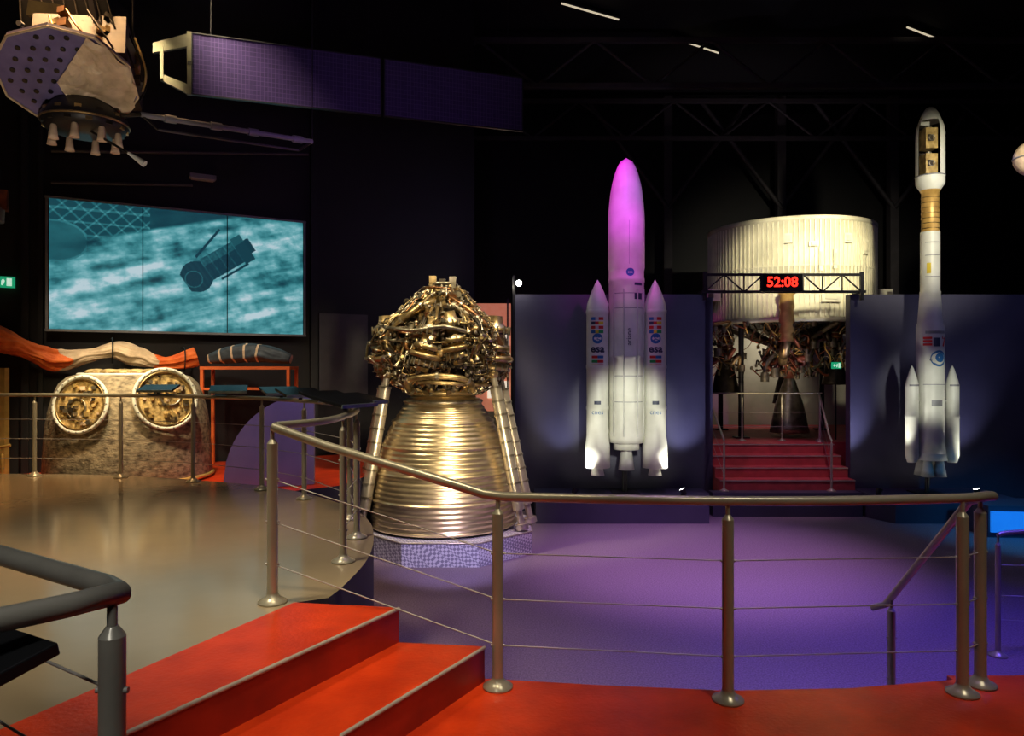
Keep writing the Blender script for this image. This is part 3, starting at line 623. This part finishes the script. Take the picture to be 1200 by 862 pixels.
# ================================================================ CAPSULE ZONE
ccx=(147-600)/F*10.7; ccy=10.85; cz=1.16
K=thing('space_capsule',(ccx,ccy,cz),'scorched brown space capsule with round white-rimmed openings','space capsule')
cprof=[(1.12,.0),(1.13,.1),(1.12,.35),(1.10,.7),(1.06,1.0),(1.0,1.24),(.92,1.42),(.82,1.51),(.72,1.54)]
q=MB(); q.lathe([(r,z+cz) for r,z in cprof]+[(.5,1.56+cz),(.001,1.57+cz)],(ccx,ccy,0),'char',64)
q.torus((ccx,ccy,cz+.04),1.13,.03,'yellowish',seg=64); q.build('hull',K)
for az,zc,rr in((-.10,1.14,.38),(.90,1.20,.42)):
    rad=1.07-.12*(zc-.9); nrm=V(math.sin(az*.9),-math.cos(az*.9),.18).normalized(); c=V(ccx+rad*math.sin(az),ccy-rad*math.cos(az),cz+zc)+nrm*.05
    t=nrm.orthogonal().normalized(); u=nrm.cross(t)
    q=MB(); q.torus(c,rr,.027,'white',nrm,48,8); q.torus(c+nrm*.01,rr*.90,.014,'brass',nrm,40,6)
    for k in range(24): a=k*math.pi/12; q.sphere(c+(t*math.cos(a)+u*math.sin(a))*rr+nrm*.024,.011,'grey',8,6)
    q.build('hatch_ring',K,label='white bolted hatch rim')
    q=MB(); q.cyl(c-nrm*.12,c-nrm*.02,rr*.90,'capin',seg=40)
    rn=random.Random(int(az*100)+500)
    for k in range(40):
        aa=rn.uniform(0,6.28); rr_=rr*.78*math.sqrt(rn.random()); o_=(t*math.cos(aa)+u*math.sin(aa))*rr_; s=rn.uniform(.02,.06)
        if rn.random()<.6: q.box(c+o_,(s*1.3,s,s),rn.choice(['brass','silver','darkm','ivory','gold']),Matrix.Rotation(rn.random()*3,3,'Z'))
        else: q.cyl(c+o_-nrm*.05,c+o_+nrm*.02,s*.6,rn.choice(['gold','silver','capin']),seg=12)
    q.torus(c+t*rr*.2,rr*.35,.015,'silver',nrm); q.build('hatch_interior',K)
q=MB(); q.torus((ccx,ccy,cz+1.54),.68,.03,'white'); 
for k in range(5): q.sphere((ccx-.4+.2*k,ccy-.2,cz+1.58),(.16,.14,.05),'capin',12,8)
q.build('parachute_cover',K)
def cloth(path,rad,matf,folds=9,amp=.16,seg=72,wob=.35,flat=1.0):
    fr=frames(path); vs=[];b=MB();n=len(path)
    for i,p in enumerate(path):
        for k in range(seg):
            a=2*math.pi*k/seg; aa=a+.5*noise.noise(V(i*.10,0,7))
            w=noise.noise(V(i*.045,math.cos(aa)*2.6,math.sin(aa)*2.6))+.45*noise.noise(V(i*.08,math.cos(aa)*7,math.sin(aa)*7))
            r=rad[i]*(1+amp*math.sin(folds*aa+1.5*noise.noise(V(i*.06,1,1)))+wob*w)
            vs.append(p+(fr[i][1]*math.cos(a)+fr[i][2]*math.sin(a))*r)
    b.v+=vs
    for i in range(n-1):
        for k in range(seg):
            b.f.append([i*seg+k,i*seg+(k+1)%seg,(i+1)*seg+(k+1)%seg,(i+1)*seg+k]); b.m.append(b.mi(matf(i/n,k/seg))); b.s.append(True)
    b.f.append(list(range(seg))[::-1]); b.m.append(0); b.s.append(False)
    b.f.append(list(range((n-1)*seg,n*seg))); b.m.append(0); b.s.append(False)
    return b
g=[onwall(px,py,.42) for px,py in((-40,386),(5,400),(40,412),(70,422),(100,418),(135,411),(165,420),(195,425),(226,417))]
path=catmull(g,16); n=len(path); rad=[.20-.07*min(1,i/50)+.03*math.sin(i*.16) for i in range(n)]
q=cloth(path,rad,lambda t,k:'orange' if (t+.06*math.sin(k*12)<.38 or t+.02*math.sin(k*12)>.80) else 'ivory',6,.06,72,.28)
PA=q.build('parachute',loc=path[n//2],label='orange and ivory parachute draped along the wall',cat='parachute')
for t in(12,78,120):
    p=path[min(t,n-1)]; q=MB(); q.cyl(p+V(0,0,.20),p+V(0,0,.20)-nn*.36,.015,'blackm'); q.torus(p,.20,.010,'blackm',ux); q.build('hanging_strap',PA,label='black wall strap')
tx,ty=(293-600)/F*12.32,12.32
Tb=thing('display_table',(tx,ty,1.15),'orange-red steel frame table behind the deck railing','table')
MB().box((tx,ty,2.80),(1.5,.5,.05),'orframe').build('tabletop',Tb)
for X in(-.72,.72):
    for Y in(-.22,.22): MB().box((tx+X,ty+Y,1.965),(.05,.05,1.62),'orframe').build('leg',Tb)
q=MB(); 
for Y in(-.22,.22): q.box((tx,ty+Y,2.45),(1.4,.03,.04),'orframe')
q.build('crossbar',Tb)
hp=[V(tx-.70+1.40*i/40,ty,2.95+.11*math.sin(math.pi*i/40)) for i in range(41)]
q=cloth(hp,[.05+.11*math.sin(math.pi*(i+1)/42)**.6 for i in range(41)],lambda t,k:'pad' if (t*7)%1>.12 else 'ivory',5,.04,48,.12)
q.build('folded_parachute',loc=(tx,ty,2.83),label='dark quilted bundle with white straps on orange table',cat='parachute')
q=MB(); x0=-3.95; yb=9.9
vs=[];N=24
for i in range(N+1):
    t=i/N; x=x0+1.15*t; zz=1.16+1.28*math.sqrt(max(0,1-(1-t)**2)); yy=yb+.35*t*t
    vs+=[V(x,yy,1.16),V(x,yy,zz),V(x,yy+.06,1.16),V(x,yy+.06,zz)]
fs=[]
for i in range(N): a=4*i; fs+=[(a,a+4,a+5,a+1),(a+2,a+3,a+7,a+6),(a+1,a+5,a+7,a+3)]
fs.append((4*N,4*N+2,4*N+3,4*N+1)); q.add(vs,fs,'lav',False); q.build('curved_screen',loc=(x0,yb,1.16),label='lavender quarter-round freestanding panel behind deck railing',cat='panel')
MB().box((-8.05,10.7,2.0),(1.2,.1,1.6),'yellowish').build('lit_wall_board',loc=(-8.05,10.7,1.2),label='yellow board standing in for the lit wall beside the capsule',cat='board')  # added board, its yellow colour stands in for the lit wall
railing('low yellow barrier curving around the capsule',catmull([V(-8.2,10.1,1.72),V(-7.2,9.95,1.70),V(-6.9,9.98,1.74)],5),[(-8.0,10.08,1.15,1.70),(-7.0,9.96,1.15,1.70)],(.5,),'yellowish',.02,.02)

# ================================================================ SATELLITE
sc=at(80,95,7.2); nr=V(.20,-.42,-.82).normalized()
Sx=(V(1,.15,-.16)); Sx=(Sx-nr*Sx.dot(nr)).normalized(); Sy=nr.cross(Sx)
RS=Matrix((Sx,Sy,nr)).transposed()
Sat=thing('satellite',sc,'hanging satellite with octagonal dish plate and crinkled foil','satellite')
def oct_(r,z,n=10): return [sc+RS@V(r*math.cos(math.pi/n+k*2*math.pi/n),r*math.sin(math.pi/n+k*2*math.pi/n),z) for k in range(n)]
q=MB(); vs=oct_(.62,0)+oct_(.62,-.05); q.add(vs,[tuple(range(10)),tuple(range(10,20))[::-1]]+[(k,10+k,10+(k+1)%10,(k+1)%10) for k in range(10)],'antenna')
o_=oct_(.62,.005)
for k in range(10): q.cyl(o_[k],o_[(k+1)%10],.012,'foil',seg=8)
for i in range(-5,6):
    for j in range(-4,5):
        x,y=i*.125+(j%2)*.06,j*.125
        if math.hypot(x,y)<.52: q.cyl(sc+RS@V(x,y,.0),sc+RS@V(x,y,.012),.024,'glass',seg=12)
q.build('antenna_plate',Sat)
q=MB(); vs=[];N=18
for i in range(N+1):
    for j in range(N+1):
        a=-1.5+2.55*i/N; r=.60*(j/N)*(1+.03*math.sin(i*2.1)); x=r*math.cos(a)-.10*(1-j/N);y=r*math.sin(a)
        vs.append(sc+RS@V(x,y,.03+.022*noise.noise(V(x*9,y*9,0))+.012*noise.noise(V(x*25,y*25,3))))
q.add(vs,[(i*(N+1)+j,(i+1)*(N+1)+j,(i+1)*(N+1)+j+1,i*(N+1)+j+1) for i in range(N) for j in range(N)],'foil'); q.build('foil_blanket',Sat,label='crinkled golden foil')
bc=sc-nr*.40+V(.05,.25,.0)
q=MB(); q.box(bc,(.85,.75,.55),'darkm',RS); q.box(bc+RS@V(.1,-.1,.28),(.5,.4,.04),'gold',RS); q.build('body',Sat)
rn=random.Random(5)
for k in range(16):
    q=MB(); a=k*.4; q.tube(catmull([bc+RS@V(.5*math.cos(a),.45*math.sin(a),.26),bc+RS@V(.54*math.cos(a+.3),.50*math.sin(a+.3),.1),bc+RS@V(.48*math.cos(a+.6),.46*math.sin(a+.6),-.25)],5),.012,rn.choice(['darkm','gold','darkm','copper']),8); q.build('pipe',Sat)
for k in range(60):
    a=rn.uniform(0,6.28); z=rn.uniform(-.28,.2); q=MB(); q.box(bc+RS@V(.45*math.cos(a),.41*math.sin(a),z),(rn.uniform(.04,.12),rn.uniform(.04,.10),rn.uniform(.04,.11)),rn.choice(['gold','darkm','brass','copper','darkm']),RS@Matrix.Rotation(a,3,'Z')); q.build('equipment_unit',Sat)
tc=at(100,150,7.6)
q=MB(); q.lathe([(.001,.26),(.30,.24),(.40,.10),(.42,.04),(.36,-.04),(.001,-.06)],tc,'blackm',32); q.torus(tc+V(0,0,.04),.41,.012,'brass'); q.cyl(tc,sc-nr*.3,.12,'darkm')
for k in range(26):
    a=k*.242; q.box(tc+V(.37*math.cos(a),.37*math.sin(a),.03+.05*(k%2)),(.06,.06,.09),rn.choice(['gold','brass','darkm','darkm']),Matrix.Rotation(a,3,'Z'))
q.build('thruster_ring',Sat)
for k in range(8):
    a=k*math.pi/4+.2; c=tc+V(.32*math.cos(a),.30*math.sin(a),-.03)
    MB().lathe([(.02,0),(.032,-.03),(.04,-.12),(.048,-.16),(.034,-.15),(.001,-.05)],c,'ivory',16).build('thruster',Sat)
p=at(160,185,7.2); q=MB(); q.cyl(p+V(-.08,0,.05),p+V(.08,0,-.06),.015,'white',.034); q.cyl(p+V(-.08,0,.05),tc,.012,'darkm'); q.build('antenna_horn',Sat)
q=MB(); q.cyl(bc,V(bc.x,bc.y,ZC-.03),.012,'blackm'); q.cyl(bc+V(.3,.3,0),V(bc.x+.3,bc.y+.3,ZC-.03),.012,'blackm'); q.build('suspension_cable',Sat)
uc=at(75,14,7.5); q=MB(); q.box(uc+V(0,.2,0),(.9,.4,.42),'blackm'); q.box(uc+V(-.15,-.04,-.02),(.36,.08,.16),'yoke',Matrix.Rotation(.15,3,'Y')); q.box(uc+V(.34,-.05,.0),(.05,.08,.24),'brace',Matrix.Rotation(-.2,3,'Y')); 
for k in range(9): q.cyl(uc+V(-.45+.11*k,-.02,.2),uc+V(-.40+.12*k,-.06,-.2),.010,'darkm',seg=8)
for k in range(6): q.cyl(uc+V(-.4+.16*k,-.05,-.16),uc+V(-.4+.16*k,-.1,-.16),.03,'grey',seg=12)
q.build('equipment_box',Sat)
pa=at(165,134,7.6); pb=at(366,166,8.9); q=MB(); q.cyl(pa,pb,.028,'grey'); t=(pb-pa).normalized()
for k in(.15,.4,.62,.9): c=pa.lerp(pb,k); q.cyl(c-t*.06,c+t*.06,.042,'grey')
pc=at(185,152,7.7);pd=at(350,176,8.8); q.cyl(pc,pd,.014,'brace'); q.cyl(pa,pc,.012,'darkm'); q.cyl(pa,tc+V(0,0,.1),.02,'darkm'); q.cyl(pb,pd,.016,'darkm'); q.cyl(pb,V(pb.x,pb.y,ZC-.03),.006,'blackm'); q.build('boom_arm',Sat)
PL=at(225,38,9.0); PR=at(612,79,10.4); pu=V(PR.x-PL.x,PR.y-PL.y,0); LW=pu.length; pu.normalize(); pn=V(pu.y,-pu.x,0)
SW=thing('solar_panel_wing',(PL.x+pu.x*LW/2,PL.y+pu.y*LW/2,6.2),'dark violet solar panel wing hanging below the ceiling','solar panel')
Rp=Matrix((pu,-pn,V(0,0,1))).transposed(); PZ=6.57
for a,bb in((0,.535),(.547,1.0)):
    w=(bb-a)*LW; c=V(PL.x,PL.y,PZ)+pu*((a+bb)/2*LW)
    q=MB(); q.box((0,0,0),(w,.035,.76),'solar'); o=q.build('panel',None); o.parent=SW; o.location=c-Vector(SW['_w']); o.rotation_euler=(0,0,math.atan2(pu.y,pu.x))
    q=MB()
    for z in(-.38,.38): q.box(c+V(0,0,z),(w,.05,.014),'blackm',Rp)
    for x in(-w/2,w/2): q.box(c+pu*x,(.014,.05,.77),'blackm',Rp)
    q.build('panel_frame',SW)
q=MB(); L1=V(PL.x,PL.y,PZ)
q.box(L1-pu*.03,(.05,.05,.78),'yoke',Rp)
q.box(L1-pu*.02,(.06,.06,.05),'darkm',Rp)
vs=[L1-pu*.03+V(0,0,.38),L1-pu*.44+V(0,0,.20),L1-pu*.44+V(0,0,.08),L1-pu*.03+V(0,0,.22)]; vs2=[v+pn*-.05 for v in vs]; q.add(vs+vs2,[(0,1,2,3),(7,6,5,4),(0,4,5,1),(1,5,6,2),(2,6,7,3),(3,7,4,0)],'yoke')
vs=[L1-pu*.03-V(0,0,.38),L1-pu*.36-V(0,0,.24),L1-pu*.36-V(0,0,.16),L1-pu*.03-V(0,0,.26)]; vs2=[v+pn*-.05 for v in vs]; q.add(vs+vs2,[(0,1,2,3),(7,6,5,4),(0,4,5,1),(1,5,6,2),(2,6,7,3),(3,7,4,0)],'yoke')
q.box(L1-pu*.34-V(0,0,.02),(.035,.04,.42),'yoke',Rp); q.build('yoke',SW)
for k in(.05,.5,.95):
    p=V(PL.x,PL.y,6.95)+pu*LW*k; MB().cyl(p,V(p.x,p.y,ZC-.03),.004,'blackm',seg=6).build('suspension_cable',SW)

# ================================================================ ROOF
for i,(y) in enumerate((8.5,13,17.5,21.5)):
    q=MB(); 
    for z in(9.6,10.7): q.box((2,y,z),(29,.12,.12),'brace')
    for k in range(20):
        xa_=-12+k*1.4; q.cyl((xa_,y,9.6 if k%2 else 10.7),(xa_+1.4,y,10.7 if k%2 else 9.6),.04,'brace',seg=6)
    q.build('roof_truss',loc=(2,y,9.6),label='black steel lattice roof truss under the ceiling',cat='roof truss',group='roof trusses')
for px in(790,928,1065):
    x=(px-600)/F*21; q=MB(); q.box((x,21.9,5.5),(.25,.25,10.98),'brace'); 
    for s in(-1,1): q.cyl((x,21.8,7.6),(x+s*2.4,21.8,10.8),.07,'brace',seg=6)
    q.build('steel_column',loc=(x,21.9,0),label='dark steel column with diagonal roof braces',cat='column',group='rear columns')
def tube_light(a,b):
    o=thing('ceiling_light',(a+b)/2,'slim warm fluorescent batten on dark ceiling','ceiling light','fluorescent battens')
    MB().tube([a,b],.02,'tube',8).build('lamp_tube',o)
    MB().tube([a+V(0,0,.06),b+V(0,0,.06)],.05,'blackm',8).build('housing',o)
for (x0,y0,x1,y1) in((658,4,725,23),(787,44,842,62),(1063,32,1097,45)):
    def cp_(px,py): d=(10.85-CAMZ)*F/(431-py); return at(px,py,d)
    tube_light(cp_(x0,y0),cp_(x1,y1))
q=MB(); q.prism([(7.88,12.0),(12.5,11.6),(12.5,12.6),(7.88,12.75)],0,.52,'slate'); q.box((10.1,11.79,.26),(4.4,.04,.34),'glowblue',Matrix.Rotation(-.0864,3,'Z')); q.build('blue_lit_counter',loc=(10.1,12.3,0),label='low counter with glowing blue front panel',cat='counter')
p=V((1212-600)/F*12,12,CAMZ+246/F*12); q=MB(); q.sphere(p,.3,'ivory'); q.cyl(p,V(p.x,p.y,ZC-.03),.01,'blackm'); q.torus(p,.3,.012,'grey'); q.build('hanging_globe',loc=p,label='pale round globe hanging on a cable',cat='globe')
def uplight(x,y,z,tgt,power,col=(1,.98,.86),ang=36,wash=1):
    o=thing('uplight',(x,y,z),'small black floor spotlight aimed at rocket model','spotlight','plinth spotlights')
    d=(Vector(tgt)-V(x,y,z+.1)).normalized(); c=V(x,y,z+.1)
    MB().tube([c-d*.06,c+d*.05],[.04,.06],'blackm',16,False).build('housing',o); MB().cyl((x,y,z),(x,y,z+.06),.05,'blackm').build('base',o)
    MB().cyl(c+d*.02,c+d*.045,.045,'bulb').build('lens',o)
    spot('uplight_beam',c+d*.08,tgt,power,col,ang,.6,.04)
    spot('added_wall_wash',c+V(0,.1,.12),(x-(tgt[0]-x)*.3,14.2,z+1.6),260*wash,(.66,.66,1),58,1,.05)  # second wide spot added at each lamp for the hazy glow on the wall
uplight(rx(797),13.25,.45,(rx(745),13.5,2.2),260); uplight(rx(672),13.25,.45,(rx(722),13.5,2.2),220,wash=.6)
uplight(rx(1022),13.25,.45,(rx(1080),13.5,3.0),260,wash=1.2); uplight(rx(1135),13.25,.45,(rx(1095),13.5,3.5),170,wash=.6)
# ================================================================ LIGHTS
spot('rocket_key_a',(rx(734)-.3,9.0,2.4),(rx(734),13.5,1.9),1250,(1,1,.80),27,.8)
spot('rocket_key_b',(rx(1090)-.5,9.0,6.6),(rx(1090),13.5,5.8),1900,(1,.93,.70),46,.8)
spot('rocket_key_c',(rx(1090)-.5,9.5,2.6),(rx(1090),13.5,2.4),620,(1,1,.84),22,.8)
spot('magenta_spot',(1.0,9.0,9.0),(rx(734),13.5,6.0),1700,(.70,.0,1),20,.5)
spot('magenta_side',(rx(734)-1.8,12.0,8.0),(rx(734),13.5,5.6),380,(1,.0,.70),42,.6)
spot('magenta_front',(rx(734)+.6,10.6,5.8),(rx(734),13.5,4.9),230,(.95,.0,.85),42,.8)
spot('engine_key',(1.8,7.2,8.5),(EX,EY,2.2),4600,(1,.82,.52),30,.5,.3)
spot('engine_left',(-4.2,8.5,8.0),(EX,EY,2.0),2900,(1,.86,.58),32,.5,.3)
spot('engine_low',(-.2,7.5,1.2),(EX,EY,1.8),900,(1,.84,.54),46,.7,.3)
spot('engine_top',(-1.6,9.0,5.5),(EX,EY,3.3),560,(1,.84,.52),45,.6,.3)
spot('carpet_violet_b',(2.4,7.4,9.8),(2.7,10.6,0),8200,(.82,.42,1),38,1.0,.3)
spot('carpet_near',(1.5,5.5,9.0),(1.6,6.9,0),2300,(.60,.34,.95),52,1.0,.4)
spot('carpet_blue',(5.5,6.0,6.5),(4.4,6.6,0),2400,(.12,.07,1),64,.9,.3)
spot('rail_blue',(4.3,5.0,3.2),(2.7,5.2,1.2),320,(.15,.10,1),60,.9,.1)
spot('blue_edge',(8.2,10.5,2.5),(8.6,11.9,.3),260,(.0,.45,1),80,.8,.2)
spot('plinth_front',(-.2,8.3,1.8),(-.9,10.2,.2),420,(.62,.52,1),52,.8)
spot('deck_warm',(-5.0,7.5,8.5),(-4.9,7.6,1.4),4600,(1,.58,.26),60,1.0,.5)
spot('deck_cool',(-3.5,3.5,8.0),(-2.6,5.2,1.4),3000,(1,.84,.60),52,1.0,.5)
spot('near_rail',(-1.0,-.5,5.5),(-1.3,2.0,2.2),500,(1,.92,.8),40,.9,.3)
spot('red_steps',(-.2,2.6,7.5),(-.75,4.0,1.2),1600,(1,.80,.50),26,1.0,.2)
spot('red_floor',(2.8,1.5,7.5),(1.4,3.7,1.0),950,(1,.86,.64),50,1.0,.3)
spot('capsule_key',(-4.2,8.2,7.5),(ccx,ccy,2.0),3400,(1,.84,.54),34,.6,.2)
spot('capsule_low',(-5.0,8.6,3.6),(ccx,ccy,2.2),190,(1,.80,.42),60,.6,.2)
spot('parachute_key',(-6,8.5,6.5),(-5.6,11.5,3.0),1000,(1,.8,.55),56,.8,.2)
spot('table_key',(-3.4,9.2,6.0),(tx,ty,2.8),500,(1,.85,.65),36,.8,.2)
spot('stage_key',(4.8,10.5,6.4),(sx,sy,4.7),3500,(1,.93,.68),32,.6,.15)
spot('stage_key_b',(7.2,12.2,6.8),(sx,sy,4.6),1100,(1,.91,.64),36,.6,.15)
spot('stage_inner',(5.0,14.5,1.8),(5.9,16.4,3.1),130,(1,.8,.5),80,.8,.1)
spot('stage_room',(7.0,18.8,3.6),(6.5,20,2.4),100,(1,.92,.76),120,.6,.1)
spot('stage_steps',(5.3,12.2,6.5),(5.25,14.6,.9),600,(1,.62,.80),34,.8,.1)
spot('satellite_key',(-3.0,4.2,2.2),sc,330,(1,.86,.74),34,.6,.1)
spot('solar_key',(-1.0,6.0,5.0),(-1.9,9.7,6.55),170,(.55,.25,1),74,.9,.2)
spot('lavender',(-2.6,8.0,5.5),(-3.3,9.9,1.8),420,(.75,.6,1),34,.6,.1)
spot('rear_glow',(6,18,5),(6,21.9,9),420,(.85,.7,.8),100,1,.3)
area('wall_wash',(2.0,11.5,6.0),(2.0,14.3,1.8),45,(.55,.50,1),3)
area('wall_wash_b',(9.2,11.5,6.0),(9.2,14.3,1.8),30,(.45,.45,1),3)
area('hall_fill',(1,5,10.2),(1,9,0),30,(.9,.75,.9),8)
w=bpy.data.worlds.new('World'); bpy.context.scene.world=w; w.use_nodes=True
w.node_tree.nodes['Background'].inputs['Color'].default_value=(.5,.4,.45,1); w.node_tree.nodes['Background'].inputs['Strength'].default_value=.02
cam=bpy.data.cameras.new('Camera'); cam.sensor_width=36; cam.lens=F/1200*36; cam.clip_end=200
co=bpy.data.objects.new('Camera',cam); COL.objects.link(co); co.location=(0,0,CAMZ); co.rotation_euler=(math.radians(90),0,0); bpy.context.scene.camera=co
for o in bpy.data.objects:
    if '_w' in o: del o['_w']
